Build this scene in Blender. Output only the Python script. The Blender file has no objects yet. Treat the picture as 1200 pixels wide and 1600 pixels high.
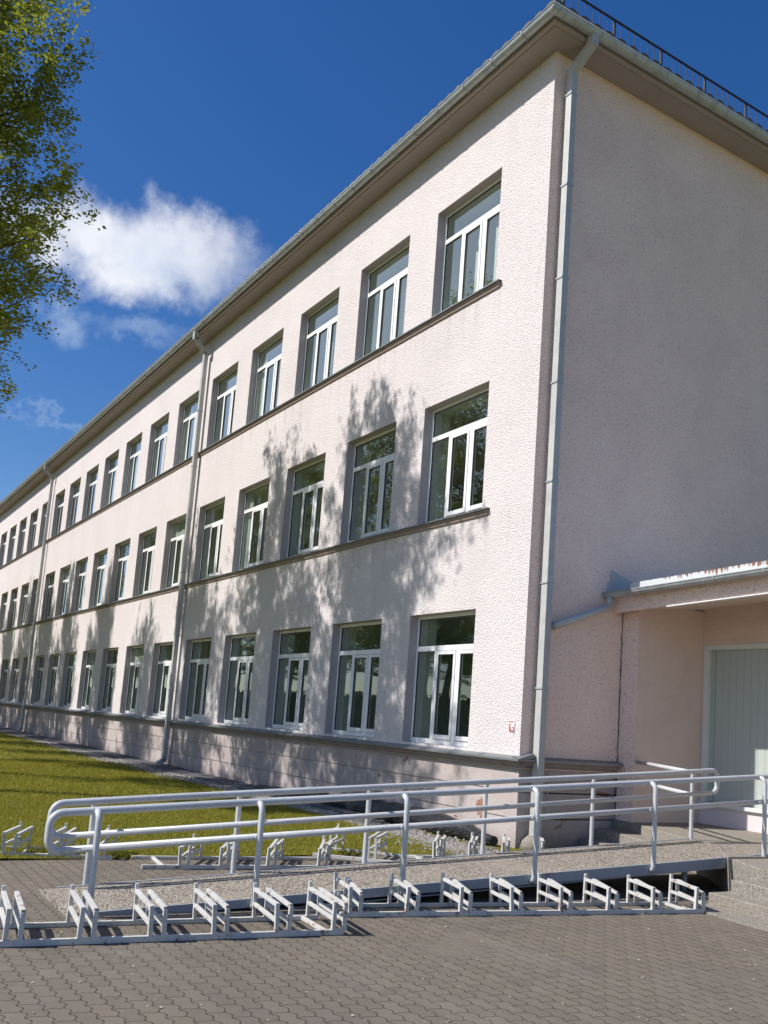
import bpy, math, random
import numpy as np
from mathutils import Vector, Matrix
R = math.radians
random.seed(7)
S = bpy.context.scene
col = S.collection

# ---------------------------------------------------------------- camera
pitch, yaw, roll = R(7.75459735), R(31.61792085), R(4.1535919)
fw = Vector((-math.cos(yaw)*math.cos(pitch), math.sin(yaw)*math.cos(pitch), math.sin(pitch)))
rt0 = Vector((math.sin(yaw), math.cos(yaw), 0)); up0 = rt0.cross(fw)
rt = math.cos(roll)*rt0 + math.sin(roll)*up0; up = -math.sin(roll)*rt0 + math.cos(roll)*up0
cd = bpy.data.cameras.new('camera'); cam = bpy.data.objects.new('camera', cd); col.objects.link(cam)
m = Matrix.Identity(4)
for i in range(3):
    m[i][0], m[i][1], m[i][2] = rt[i], up[i], -fw[i]
CAM = Vector((9.4477, -7.9765, 1.46))
m.translation = CAM
cam.matrix_world = m
cd.sensor_width = 36; cd.sensor_fit = 'AUTO'; cd.lens = 1453.666/1600*36
cd.shift_x = -0.00484; cd.shift_y = 0.0825
cd.clip_start = 0.1; cd.clip_end = 3000
S.camera = cam
S.render.resolution_x, S.render.resolution_y = 768, 1024

# ---------------------------------------------------------------- sun, sky, exposure
SAZ, SEL = R(18.0), R(45.5)          # sun azimuth off the facade normal, elevation
sund = Vector((-math.sin(SAZ)*math.cos(SEL), -math.cos(SAZ)*math.cos(SEL), math.sin(SEL)))
sl = bpy.data.lights.new('sun', 'SUN'); sl.energy = 5.0; sl.angle = R(0.5); sl.color = (1.0, .96, .915)
so = bpy.data.objects.new('sun', sl); col.objects.link(so)
so.rotation_euler = (-sund).to_track_quat('-Z', 'Y').to_euler(); so.location = (0, -20, 30)
S.view_settings.view_transform = 'Standard'; S.view_settings.look = 'None'
S.view_settings.exposure = 0.2; S.view_settings.gamma = 1.0

W = bpy.data.worlds.new('World'); S.world = W; W.use_nodes = True
nt = W.node_tree; nt.nodes.clear(); N = nt.nodes.new; L = nt.links.new
out = N('ShaderNodeOutputWorld'); bg = N('ShaderNodeBackground'); bg.inputs[1].default_value = 0.14
sky = N('ShaderNodeTexSky'); sky.sky_type = 'NISHITA'; sky.sun_disc = False
sky.sun_elevation = SEL; sky.sun_rotation = math.atan2(sund.x, sund.y)
sky.air_density = 1.0; sky.dust_density = 0.6; sky.ozone_density = 3.0; sky.altitude = 0
hs = N('ShaderNodeHueSaturation'); hs.inputs['Saturation'].default_value = 1.34; hs.inputs['Value'].default_value = 0.76; hs.inputs['Hue'].default_value = .511
L(sky.outputs[0], hs.inputs['Color'])
tc = N('ShaderNodeTexCoord')
def cloud(prev, d, sa, sb, seed, strength, colr, nscale=5.0, edge=(.15, .95), tilt=0.0):
    d = Vector(d).normalized(); e1 = Vector((-d.y*-1, d.x*-1, 0)).normalized(); e1 = Vector((0, 0, 1)).cross(d).normalized()*-1
    e2 = e1.cross(d).normalized()
    if e2.z < 0: e2 = -e2
    c, s = math.cos(tilt), math.sin(tilt); e1, e2 = e1*c+e2*s, e2*c-e1*s
    comb = []
    noi = N('ShaderNodeTexNoise'); noi.inputs['Scale'].default_value = nscale*1.6; noi.inputs['Detail'].default_value = 7; noi.inputs['Roughness'].default_value = .63
    mp = N('ShaderNodeMapping'); mp.inputs['Location'].default_value = (seed, seed*1.7, seed*.3); L(tc.outputs['Generated'], mp.inputs[0]); L(mp.outputs[0], noi.inputs['Vector'])
    sub = N('ShaderNodeVectorMath'); sub.operation = 'SUBTRACT'; L(noi.outputs['Color'], sub.inputs[0]); sub.inputs[1].default_value = (.5, .5, .5)
    sc = N('ShaderNodeVectorMath'); sc.operation = 'SCALE'; L(sub.outputs[0], sc.inputs[0]); sc.inputs['Scale'].default_value = .16
    ad = N('ShaderNodeVectorMath'); ad.operation = 'ADD'; L(tc.outputs['Generated'], ad.inputs[0]); L(sc.outputs[0], ad.inputs[1])
    s2 = N('ShaderNodeVectorMath'); s2.operation = 'SUBTRACT'; L(ad.outputs[0], s2.inputs[0]); s2.inputs[1].default_value = d
    for e, sz in ((e1, sa), (e2, sb)):
        dt = N('ShaderNodeVectorMath'); dt.operation = 'DOT_PRODUCT'; L(s2.outputs[0], dt.inputs[0]); dt.inputs[1].default_value = e/sz; comb.append(dt.outputs['Value'])
    dd = N('ShaderNodeVectorMath'); dd.operation = 'DOT_PRODUCT'; L(tc.outputs['Generated'], dd.inputs[0]); dd.inputs[1].default_value = d
    cx = N('ShaderNodeCombineXYZ'); L(comb[0], cx.inputs[0]); L(comb[1], cx.inputs[1])
    ln = N('ShaderNodeVectorMath'); ln.operation = 'LENGTH'; L(cx.outputs[0], ln.inputs[0])
    mr = N('ShaderNodeMapRange'); mr.interpolation_type = 'SMOOTHSTEP'; L(ln.outputs['Value'], mr.inputs[0])
    mr.inputs[1].default_value = edge[1]; mr.inputs[2].default_value = edge[0]; mr.inputs[3].default_value = 0; mr.inputs[4].default_value = strength
    n2 = N('ShaderNodeTexNoise'); n2.inputs['Scale'].default_value = nscale*2.5; n2.inputs['Detail'].default_value = 5; L(mp.outputs[0], n2.inputs['Vector'])
    m2 = N('ShaderNodeMapRange'); L(n2.outputs[0], m2.inputs[0]); m2.inputs[1].default_value = .25; m2.inputs[2].default_value = .72; m2.inputs[3].default_value = .62; m2.inputs[4].default_value = 1.3
    gt = N('ShaderNodeMath'); gt.operation = 'GREATER_THAN'; L(dd.outputs['Value'], gt.inputs[0]); gt.inputs[1].default_value = 0
    mu = N('ShaderNodeMath'); mu.operation = 'MULTIPLY'; L(mr.outputs[0], mu.inputs[0]); L(m2.outputs[0], mu.inputs[1])
    mv = N('ShaderNodeMath'); mv.operation = 'MULTIPLY'; mv.use_clamp = True; L(mu.outputs[0], mv.inputs[0]); L(gt.outputs[0], mv.inputs[1])
    mx = N('ShaderNodeMix'); mx.data_type = 'RGBA'; L(mv.outputs[0], mx.inputs[0]); L(prev, mx.inputs[6]); mx.inputs[7].default_value = (*colr, 1)
    return mx.outputs[2]
cc = hs.outputs[0]
cl_c = (5.4, 5.6, 6.1)
cc = cloud(cc, (-.872, .204, .442), .168, .060, 3.1, 1.0, cl_c, 6, (.2, 1.0), tilt=.03)
cc = cloud(cc, (-.858, .262, .436), .10, .045, 8.4, .55, cl_c, 6, (.0, 1.1), tilt=-.1)
cc = cloud(cc, (-.868, .232, .425), .07, .035, 5.6, .40, (3.6, 4.4, 5.6), 6, (0, 1.1))
cc = cloud(cc, (-.898, .235, .374), .075, .020, 1.4, .30, (3.6, 4.4, 5.6), 8, (0, 1.1))
cc = cloud(cc, (-.916, .168, .364), .040, .028, 12.2, .38, (3.6, 4.4, 5.6), 8, (0, 1.1))
cc = cloud(cc, (-.9424, .1918, .2745), .045, .007, 17.2, .2, (4, 4.8, 5.8), 9, (0, 1.1), tilt=-.25)
cc = cloud(cc, (-.953, .1396, .270), .04, .007, 27.2, .15, (4, 4.8, 5.8), 9, (0, 1.1), tilt=-.2)
# unseen bright veil added over the southern sky to lift reflections and fill shade
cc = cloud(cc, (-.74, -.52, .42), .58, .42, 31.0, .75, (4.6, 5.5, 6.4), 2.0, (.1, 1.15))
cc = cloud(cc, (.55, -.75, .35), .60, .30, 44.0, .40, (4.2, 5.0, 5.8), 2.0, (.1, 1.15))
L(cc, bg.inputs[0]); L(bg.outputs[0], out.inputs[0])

# ---------------------------------------------------------------- helpers
class MB:
    def __init__(s): s.v = []; s.f = []; s.sm = []
    def quad(s, a, b, c, d):
        i = len(s.v); s.v += [tuple(a), tuple(b), tuple(c), tuple(d)]; s.f.append((i, i+1, i+2, i+3)); s.sm.append(False)
    def face(s, pts):
        i = len(s.v); s.v += [tuple(p) for p in pts]; s.f.append(tuple(range(i, i+len(pts)))); s.sm.append(False)
    def box(s, x0, x1, y0, y1, z0, z1, M=None):
        P = [Vector((x, y, z)) for z in (z0, z1) for y in (y0, y1) for x in (x0, x1)]
        if M is not None: P = [M @ p for p in P]
        i = len(s.v); s.v += [tuple(p) for p in P]
        for f in ((0, 2, 3, 1), (4, 5, 7, 6), (0, 1, 5, 4), (2, 6, 7, 3), (0, 4, 6, 2), (1, 3, 7, 5)):
            s.f.append(tuple(i+k for k in f)); s.sm.append(False)
    def prism(s, prof, a, b, fn):
        # profile points (p,q) swept from parameter a to b, fn(t,p,q)->xyz
        n = len(prof); i = len(s.v)
        for t in (a, b): s.v += [tuple(fn(t, p, q)) for p, q in prof]
        for k in range(n): s.f.append((i+k, i+(k+1) % n, i+n+(k+1) % n, i+n+k)); s.sm.append(False)
        s.f.append(tuple(range(i, i+n))[::-1]); s.f.append(tuple(range(i+n, i+2*n))); s.sm += [False, False]
    def bar(s, a, b, w, h, upv=(0, 0, 1)):
        a = Vector(a); b = Vector(b); d = (b-a); ln = d.length; d.normalize()
        u = Vector(upv); sd = d.cross(u)
        if sd.length < 1e-4: sd = d.cross(Vector((1, 0, 0)))
        sd.normalize(); u = sd.cross(d).normalized()
        M = Matrix(((d.x, sd.x, u.x, a.x), (d.y, sd.y, u.y, a.y), (d.z, sd.z, u.z, a.z), (0, 0, 0, 1)))
        s.box(0, ln, -w/2, w/2, -h/2, h/2, M)
    def tube(s, pts, r, seg=12, caps=True, closed=False):
        pts = [Vector(p) for p in pts]; n = len(pts); rr = r if isinstance(r, (list, tuple)) else [r]*n
        i0 = len(s.v); ref = None
        for k, p in enumerate(pts):
            if closed: d = pts[(k+1) % n]-pts[k-1]
            else: d = pts[min(k+1, n-1)]-pts[max(k-1, 0)]
            d.normalize()
            if ref is None:
                ref = Vector((0, 0, 1)) if abs(d.z) < .9 else Vector((1, 0, 0))
            u = ref-d*ref.dot(d)
            if u.length < 1e-3: u = Vector((1, 0, 0))-d*d.x
            u.normalize(); ref = u; w = d.cross(u)
            for j in range(seg):
                a = 2*math.pi*j/seg; s.v.append(tuple(p+(u*math.cos(a)+w*math.sin(a))*rr[k]))
        for k in range(n if closed else n-1):
            b0 = i0+k*seg; b1 = i0+((k+1) % n)*seg
            for j in range(seg):
                s.f.append((b0+j, b0+(j+1) % seg, b1+(j+1) % seg, b1+j)); s.sm.append(True)
        if caps and not closed:
            s.f.append(tuple(i0+j for j in range(seg))[::-1]); s.sm.append(False)
            s.f.append(tuple(i0+(n-1)*seg+j for j in range(seg))); s.sm.append(False)
    def build(s, name, mat, parent=None, bevel=0):
        me = bpy.data.meshes.new(name); me.from_pydata(s.v, [], s.f); me.materials.append(mat)
        me.polygons.foreach_set('use_smooth', s.sm); me.update()
        o = bpy.data.objects.new(name, me); col.objects.link(o)
        if parent is not None: o.parent = parent
        if bevel:
            b = o.modifiers.new('bevel', 'BEVEL'); b.width = bevel; b.segments = 2; b.limit_method = 'ANGLE'; b.angle_limit = R(40)
        return o
def tag(o, label=None, cat=None, group=None, kind=None):
    if label: o['label'] = label
    if cat: o['category'] = cat
    if group: o['group'] = group
    if kind: o['kind'] = kind
    return o
def empty(name, loc=(0, 0, 0)):
    o = bpy.data.objects.new(name, None); col.objects.link(o); o.location = loc; o.empty_display_size = .2; return o
def npmesh(name, V, F, mat, parent=None, smooth=False):
    me = bpy.data.meshes.new(name); me.from_pydata(V.tolist(), [], F.tolist()); me.materials.append(mat); me.update()
    if smooth: me.polygons.foreach_set('use_smooth', [True]*len(me.polygons))
    o = bpy.data.objects.new(name, me); col.objects.link(o)
    if parent is not None: o.parent = parent
    return o

# ---------------------------------------------------------------- materials
class NT:
    def __init__(s, name):
        s.m = bpy.data.materials.new(name); s.m.use_nodes = True; s.t = s.m.node_tree
        s.b = s.t.nodes['Principled BSDF']; s.tc = s.t.nodes.new('ShaderNodeTexCoord'); s.co = s.tc.outputs['Object']
        s.geo = None
    def n(s, t, **k):
        o = s.t.nodes.new('ShaderNode'+t)
        for a, b in k.items(): setattr(o, a, b)
        return o
    def l(s, a, b): s.t.links.new(a, b)
    def noise(s, scale, detail=4, rough=.55, vec=None, dist=0):
        o = s.n('TexNoise'); o.inputs['Scale'].default_value = scale; o.inputs['Detail'].default_value = detail; o.inputs['Roughness'].default_value = rough
        o.inputs['Distortion'].default_value = dist; s.l(vec or s.co, o.inputs['Vector']); return o.outputs[0]
    def scaled(s, sx, sy, sz):
        o = s.n('Mapping'); o.inputs['Scale'].default_value = (sx, sy, sz); s.l(s.co, o.inputs[0]); return o.outputs[0]
    def math(s, op, a, b=None, clamp=False):
        o = s.n('Math', operation=op); o.use_clamp = clamp
        for i, x in enumerate((a, b)):
            if x is None: continue
            if isinstance(x, (int, float)): o.inputs[i].default_value = x
            else: s.l(x, o.inputs[i])
        return o.outputs[0]
    def rng(s, x, a, b, c=0, d=1, smooth=False):
        o = s.n('MapRange'); s.l(x, o.inputs[0])
        if smooth: o.interpolation_type = 'SMOOTHSTEP'
        for i, v in enumerate((a, b, c, d)): o.inputs[i+1].default_value = v
        return o.outputs[0]
    def mix(s, f, a, b, mode='MIX'):
        o = s.n('Mix', data_type='RGBA', blend_type=mode)
        if isinstance(f, (int, float)): o.inputs[0].default_value = f
        else: s.l(f, o.inputs[0])
        for i, x in ((6, a), (7, b)):
            if isinstance(x, (tuple, list)): o.inputs[i].default_value = (*x[:3], 1)
            else: s.l(x, o.inputs[i])
        return o.outputs[2]
    def bump(s, h, dist, strength=1.0, prev=None):
        o = s.n('Bump'); o.inputs['Distance'].default_value = dist; o.inputs['Strength'].default_value = strength; s.l(h, o.inputs['Height'])
        if prev is not None: s.l(prev, o.inputs['Normal'])
        return o.outputs[0]
    def fin(s, color, rough=.8, normal=None, metal=0, spec=None):
        if isinstance(color, (tuple, list)): s.b.inputs['Base Color'].default_value = (*color[:3], 1)
        else: s.l(color, s.b.inputs['Base Color'])
        if isinstance(rough, (int, float)): s.b.inputs['Roughness'].default_value = rough
        else: s.l(rough, s.b.inputs['Roughness'])
        s.b.inputs['Metallic'].default_value = metal
        if spec is not None: s.b.inputs['Specular IOR Level'].default_value = spec
        if normal is not None: s.l(normal, s.b.inputs['Normal'])
        return s.m

def m_stucco(name, base, dark, grain=38, bd=.011, pit=.5, streak=.35, drips=(), blotch=0.0, pw=.43):
    a = NT(name)
    big = a.noise(.55, 4, .6); mid = a.noise(4.5, 5, .6)
    st = a.noise(1.0, 4, .6, a.scaled(2.2, 2.2, .22))
    c = a.mix(a.rng(big, .35, .68), base, tuple(x*.93 for x in base))
    if blotch:
        b2 = a.noise(.9, 6, .68, dist=.5)
        c = a.mix(a.rng(b2, .46, .66, 0, blotch), c, (dark[0]*1.12, dark[1]*1.02, dark[2]*1.10)); c = a.mix(a.rng(b2, .46, .30, 0, blotch*.8), c, (base[0]*1.04, base[1]*.98, base[2]*.90))
    c = a.mix(a.rng(st, .50, .78, 0, streak), c, dark)
    c = a.mix(a.rng(mid, .60, .80, 0, .14), c, dark)
    if drips:
        sep = a.n('SeparateXYZ'); a.l(a.co, sep.inputs[0]); fine = a.noise(1.0, 4, .6, a.scaled(5.5, 5.5, .25))
        for zt, ln in drips:
            t = a.rng(sep.outputs[2], zt-ln, zt, 0, 1); t = a.math('MULTIPLY', a.math('MULTIPLY', t, t), a.math('LESS_THAN', sep.outputs[2], zt))
            c = a.mix(a.math('MULTIPLY', t, a.rng(fine, .50, .70, 0, .40)), c, tuple(x*.75 for x in dark))
    vo = a.n('TexVoronoi'); vo.inputs['Scale'].default_value = grain*1.15; a.l(a.co, vo.inputs['Vector'])
    g1 = a.noise(grain, 3, .6); g2 = a.noise(grain*.33, 3, .6)
    h = a.math('ADD', a.math('MULTIPLY', g1, .8), a.math('MULTIPLY', a.math('SUBTRACT', 1.0, vo.outputs['Distance']), .75))
    # painted dark specks stand in for shade in the roughcast pits, denser in places
    pm = a.math('MULTIPLY', a.rng(g1, pw, pw-.12, 0, 1), a.rng(a.noise(1.3, 5, .7), .35, .65, pit*.45, pit))
    c = a.mix(pm, c, tuple(x*.38 for x in dark))
    nn = a.bump(h, bd, 1.0)
    return a.fin(c, .92, nn, spec=.15)
M = {}
M['stucco'] = m_stucco('roughcast_pink', (.78, .715, .70), (.45, .385, .37), grain=52, bd=.015, pit=1.0, streak=.10, pw=.44, drips=((4.52, 1.0), (7.99, 1.0)))
M['stucco_end'] = m_stucco('roughcast_end', (.96, .745, .645), (.62, .475, .41), grain=34, bd=.012, pit=.85, streak=.05, blotch=.22)  # same paint as the facade, base lifted and reddened for warm bounce light
M['porch'] = m_stucco('smooth_render', (.74, .59, .51), (.50, .37, .29), grain=26, bd=.003, pit=.12, streak=.15, blotch=.35)  # same pink paint, peach tint put in for bounce from the sunlit landing
M['porch_white'] = m_stucco('plinth_pink', (.72, .64, .64), (.5, .42, .40), grain=26, bd=.002, pit=.05, streak=.2)
def m_plinth():
    a = NT('plinth_plaster')
    b = a.noise(.9, 5, .65); s2 = a.noise(1.2, 5, .65, a.scaled(1.6, 1.6, .5)); f = a.noise(16, 5, .65)
    c = a.mix(a.rng(b, .35, .7), (.50, .44, .41), (.40, .34, .32))
    c = a.mix(a.rng(s2, .54, .70, 0, .5), c, (.32, .25, .22))
    spot = a.noise(2.1, 3, .5, dist=.6); c = a.mix(a.rng(spot, .70, .73), c, (.26, .14, .10))
    h = a.math('ADD', f, a.math('MULTIPLY', a.noise(55, 3), .5))
    # darker and browner close to the ground
    sep = a.n('SeparateXYZ'); a.l(a.co, sep.inputs[0])
    lowz = a.math('ADD', sep.outputs[2], a.math('MULTIPLY', f, .25)); c = a.mix(a.rng(lowz, .34, .12, 0, .45), c, (.19, .14, .12))
    return a.fin(c, .93, a.bump(h, .009), spec=.15)
M['plinth'] = m_plinth()
def m_plain(name, colr, rough=.6, metal=0, var=.08, ns=6, bd=0, bscale=60, dirt=None, dth=(.6, .75), dscale=7):
    a = NT(name); n = a.noise(ns, 5, .6)
    c = a.mix(n, tuple(x*(1-var) for x in colr), tuple(min(1, x*(1+var)) for x in colr))
    if dirt: c = a.mix(a.rng(a.noise(dscale, 5, .65), dth[0], dth[1]), c, dirt)
    nn = a.bump(a.noise(bscale, 4), bd) if bd else None
    rr = a.rng(n, .3, .7, max(0, rough-.06), min(1, rough+.06))
    return a.fin(c, rr, nn, metal)
M['reveal'] = m_plain('reveal_plaster', (.46, .42, .42), .9, var=.12, bd=.004, bscale=30)
M['soffit'] = m_plain('soffit_plaster', (.37, .315, .295), .92, var=.1, ns=2.5, bd=.003, bscale=18, dirt=(.30, .24, .22), dth=(.55, .85), dscale=1.5)
M['fascia'] = m_plain('fascia_board', (.42, .35, .32), .85, var=.12, ns=4)
M['zinc'] = m_plain('zinc_sheet', (.47, .50, .51), .45, .30, var=.14, ns=5, dirt=(.27, .28, .28), dth=(.5, .8), dscale=4)
M['zinc_grey'] = m_plain('weathered_zinc', (.47, .475, .455), .55, .12, var=.12, ns=4, dirt=(.33, .34, .33), dth=(.5, .85), dscale=3)
M['flash'] = m_plain('sill_flashing', (.22, .235, .245), .5, .5, var=.2, ns=3, dirt=(.34, .33, .31), dth=(.5, .8), dscale=4)
M['mould'] = m_plain('sill_moulding', (.30, .24, .215), .93, var=.25, ns=5, bd=.006, bscale=25, dirt=(.14, .11, .10), dth=(.55, .8), dscale=3)
M['tile'] = m_plain('roof_sheet', (.10, .095, .09), .85, var=.25, ns=2, dirt=(.16, .15, .12))
M['pvc'] = m_plain('white_window_frame', (.84, .84, .83), .3, var=.02)
M['dkseal'] = m_plain('window_seal', (.05, .055, .055), .6)
M['steel_dark'] = m_plain('guard_steel', (.045, .032, .035), .7, .1)
M['room'] = m_plain('room_paint', (.70, .78, .70), .9, var=.05, ns=1)
M['room_dark'] = m_plain('room_floor', (.50, .45, .37), .6, var=.2)
M['blind'] = m_plain('pale_blind', (.62, .66, .60), .85, var=.04)
M['leafy_green'] = m_plain('pot_plant', (.12, .22, .05), .7, var=.3)
def m_glass():
    a = NT('window_glass'); t = a.t; a.m.use_backface_culling = False
    for nd in list(t.nodes):
        if nd.type == 'BSDF_PRINCIPLED': t.nodes.remove(nd)
    o = [n for n in t.nodes if n.type == 'OUTPUT_MATERIAL'][0]
    tr = a.n('BsdfTransparent'); tr.inputs[0].default_value = (.92, .97, .94, 1)
    gl = a.n('BsdfGlossy'); gl.inputs['Roughness'].default_value = .004; gl.inputs[0].default_value = (.95, .98, 1, 1)
    wob = a.bump(a.noise(.9, 0, .4), .0022, 1.0); a.l(wob, gl.inputs['Normal'])
    lw = a.n('LayerWeight'); lw.inputs[0].default_value = .5
    f2 = a.math('ADD', a.math('MULTIPLY', a.math('POWER', lw.outputs['Facing'], 2.5), .95), .12, True)
    mx = a.n('MixShader'); a.l(f2, mx.inputs[0]); a.l(tr.outputs[0], mx.inputs[1]); a.l(gl.outputs[0], mx.inputs[2]); a.l(mx.outputs[0], o.inputs[0])
    return a.m
M['glass'] = m_glass()
def m_paint(name, colr, rustc=(.22, .12, .07), rth=(.66, .72), scale=9, rough=.42, bd=.0):
    a = NT(name); r = a.noise(scale, 6, .68); n = a.noise(2.5, 5, .6); f = a.noise(60, 4, .6)
    c = a.mix(a.rng(n, .3, .75), colr, tuple(x*.80 for x in colr))
    c = a.mix(a.rng(f, .56, .70, 0, .6), c, (.30, .27, .24)); c = a.mix(a.rng(a.noise(22, 5, .7), .58, .70, 0, .55), c, (.36, .33, .29))
    rm = a.rng(r, rth[0], rth[1]); c = a.mix(rm, c, rustc)
    return a.fin(c, a.rng(rm, 0, 1, rough, .9), a.bump(f, .0012))
M['rail'] = m_paint('rail_paint', (.56, .575, .58), rth=(.76, .82), rough=.33)
M['rack'] = m_paint('rack_paint', (.60, .595, .56), rth=(.57, .67), scale=15, rough=.6)
M['channel'] = m_paint('channel_paint', (.31, .35, .39), rth=(.60, .74), scale=6, rough=.5)
M['cap'] = m_plain('black_cap', (.02, .02, .02), .6)
M['redmark'] = m_plain('red_mark', (.42, .03, .03), .6)
M['wht'] = m_plain('white_plate', (.75, .68, .66), .6)
M['door'] = m_plain('door_boards', (.45, .49, .45), .5, var=.04, ns=8, bd=.002, bscale=90)
M['dooredge'] = m_plain('door_edge', (.40, .46, .40), .5)
M['doorframe'] = m_plain('door_frame', (.68, .69, .67), .4, var=.03)
def m_rust_flash():
    a = NT('rusty_eave_sheet')
    s = a.noise(1, 3, .6, a.scaled(30, 30, 2)); b = a.noise(3.3, 3, .5)
    sep = a.n('SeparateXYZ'); a.l(a.co, sep.inputs[0])
    grad = a.rng(sep.outputs[2], 3.53, 3.66, -.22, .12)
    v = a.math('ADD', a.math('ADD', a.math('MULTIPLY', s, .6), a.math('MULTIPLY', b, .55)), grad)
    return a.fin(a.mix(a.rng(v, .62, .68), (.62, .64, .64), (.25, .11, .06)), .55, metal=.2)
M['rustflash'] = m_rust_flash()
def m_agg(name, c1, c2, c3, sc=130, bd=.004):
    a = NT(name)
    vo = a.n('TexVoronoi'); vo.inputs['Scale'].default_value = sc; a.l(a.co, vo.inputs['Vector'])
    bw = a.n('RGBToBW'); a.l(vo.outputs['Color'], bw.inputs[0])
    c = a.mix(a.rng(bw.outputs[0], .25, .75), c1, c2)
    c = a.mix(a.rng(vo.outputs['Distance'], .42, .6), c, tuple(x*.4 for x in c1))
    c = a.mix(a.rng(a.noise(1.6, 5, .65), .52, .72, 0, .65), c, c3)
    c = a.mix(a.rng(a.noise(9, 4, .6), .58, .75, 0, .4), c, tuple(x*.6 for x in c3))
    h = a.math('SUBTRACT', 1.0, vo.outputs['Distance'])
    nn = a.bump(h, bd); nn = a.bump(a.noise(14, 4), .008, 1, nn)
    return a.fin(c, .9, nn, spec=.2)
M['aggregate'] = m_agg('washed_concrete', (.25, .21, .165), (.58, .53, .45), (.33, .285, .225), 80, .004)
M['concrete'] = m_agg('step_concrete', (.32, .285, .235), (.52, .48, .41), (.30, .255, .20), 160, .003)
def m_pavers():
    a = NT('interlocking_pavers')
    sep = a.n('SeparateXYZ'); a.l(a.co, sep.inputs[0]); x, y = sep.outputs[0], sep.outputs[1]
    def tri(v, per):   # triangle wave -1..1
        f = a.math('FRACT', a.math('DIVIDE', v, per)); return a.math('SUBTRACT', a.math('MULTIPLY', a.math('ABSOLUTE', a.math('SUBTRACT', f, .5)), 4), 1)
    wx = a.math('ADD', x, a.math('MULTIPLY', a.math('SINE', a.math('MULTIPLY', y, 2*math.pi/.1)), .006))
    tx = tri(x, .1)
    tx = a.math('MAXIMUM', a.math('MINIMUM', a.math('MULTIPLY', tx, 2.2), 1), -1)
    wy = a.math('ADD', y, a.math('MULTIPLY', tx, .0085))
    nx = a.math('MULTIPLY', a.math('SUBTRACT', a.noise(3, 2), .5), .02); ny = a.math('MULTIPLY', a.math('SUBTRACT', a.noise(2.3, 2), .5), .02)
    cb = a.n('CombineXYZ'); a.l(a.math('ADD', wx, nx), cb.inputs[0]); a.l(a.math('ADD', wy, ny), cb.inputs[1])
    br = a.n('TexBrick'); a.l(cb.outputs[0], br.inputs['Vector']); br.offset = .5; br.squash = 1
    for k, v in dict(Scale=1.0, **{'Mortar Size': .0036, 'Mortar Smooth': .35, 'Bias': 0, 'Brick Width': .2, 'Row Height': .1}).items(): br.inputs[k].default_value = v
    br.inputs['Color1'].default_value = (.86, .86, .86, 1); br.inputs['Color2'].default_value = (1.06, 1.05, 1.03, 1)
    big = a.noise(.45, 4, .6); fine = a.noise(150, 4, .7); mid = a.noise(7, 5, .65)
    c = a.mix(a.rng(big, .32, .7), (.180, .150, .114), (.150, .129, .101))
    c = a.mix(.75, c, br.outputs['Color'], 'MULTIPLY')
    c = a.mix(a.rng(mid, .4, .75, 0, .35), c, (.21, .185, .155))
    c = a.mix(a.rng(fine, .60, .78, 0, .6), c, (.26, .24, .20)); c = a.mix(a.rng(fine, .42, .28, 0, .6), c, (.055, .05, .045))
    # joints: mostly dark soil, here and there light sand or washed out of sight
    sand = a.rng(a.noise(.9, 3, .5), .60, .68); lost = a.rng(a.noise(1.6, 5, .65), .42, .60, .10, .95)
    jc = a.mix(sand, (.04, .034, .028), (.36, .32, .27))
    c = a.mix(a.math('MULTIPLY', a.math('MULTIPLY', br.outputs['Fac'], lost), .78), c, jc)
    # oil and water stains, dusty patches
    c = a.mix(a.rng(a.noise(1.1, 6, .7, dist=.8), .56, .70, 0, .45), c, (.085, .074, .062)); c = a.mix(a.rng(a.noise(.7, 5, .65, a.scaled(1, 2.5, 1)), .55, .72, 0, .35), c, (.24, .215, .18))
    # bits of grit
    vo = a.n('TexVoronoi'); vo.inputs['Scale'].default_value = 9; a.l(a.co, vo.inputs['Vector'])
    c = a.mix(a.rng(vo.outputs['Distance'], .045, .035, 0, .8), c, (.42, .39, .34))
    h = a.math('SUBTRACT', a.math('MULTIPLY', mid, .4), a.math('MULTIPLY', br.outputs['Fac'], 1.0))
    nn = a.bump(h, .005); nn = a.bump(fine, .0022, 1, nn)
    return a.fin(c, .88, nn, spec=.25)
M['paver'] = m_pavers()
def m_lawn(name):
    a = NT(name); b = a.noise(.55, 4, .6); f = a.noise(28, 5, .7); g = a.noise(3.5, 5, .6)
    c = a.mix(a.rng(b, .3, .7), (.15, .155, .024), (.22, .20, .035))
    c = a.mix(a.rng(g, .5, .72), c, (.25, .20, .06)); c = a.mix(a.rng(f, .5, .32, 0, .7), c, (.07, .075, .015))
    return a.fin(c, .95, a.bump(f, .05), spec=.1)
M['lawn'] = m_lawn('lawn')
def m_leaf(name, c1, c2, tc_, tf=.4):
    a = NT(name); t = a.t
    oi = a.n('ObjectInfo'); gi = a.n('NewGeometry')
    r = a.math('FRACT', a.math('ADD', gi.outputs['Random Per Island'], oi.outputs['Random']))
    c = a.mix(r, c1, c2); c = a.mix(a.rng(a.noise(.8, 2), .4, .65, 0, .45), c, tc_)
    a.fin(c, .55, spec=.3)
    tl = a.n('BsdfTranslucent'); a.l(a.mix(.5, c, tc_), tl.inputs[0]); mx = a.n('MixShader'); mx.inputs[0].default_value = tf
    o = [n for n in t.nodes if n.type == 'OUTPUT_MATERIAL'][0]
    a.l(a.b.outputs[0], mx.inputs[1]); a.l(tl.outputs[0], mx.inputs[2]); a.l(mx.outputs[0], o.inputs[0]); return a.m
M['leaf'] = m_leaf('leaves', (.14, .18, .02), (.28, .31, .04), (.34, .36, .03), .5)
M['farleaf'] = m_leaf('far_leaves', (.05, .07, .02), (.09, .12, .03), (.10, .13, .02), .25)
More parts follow.
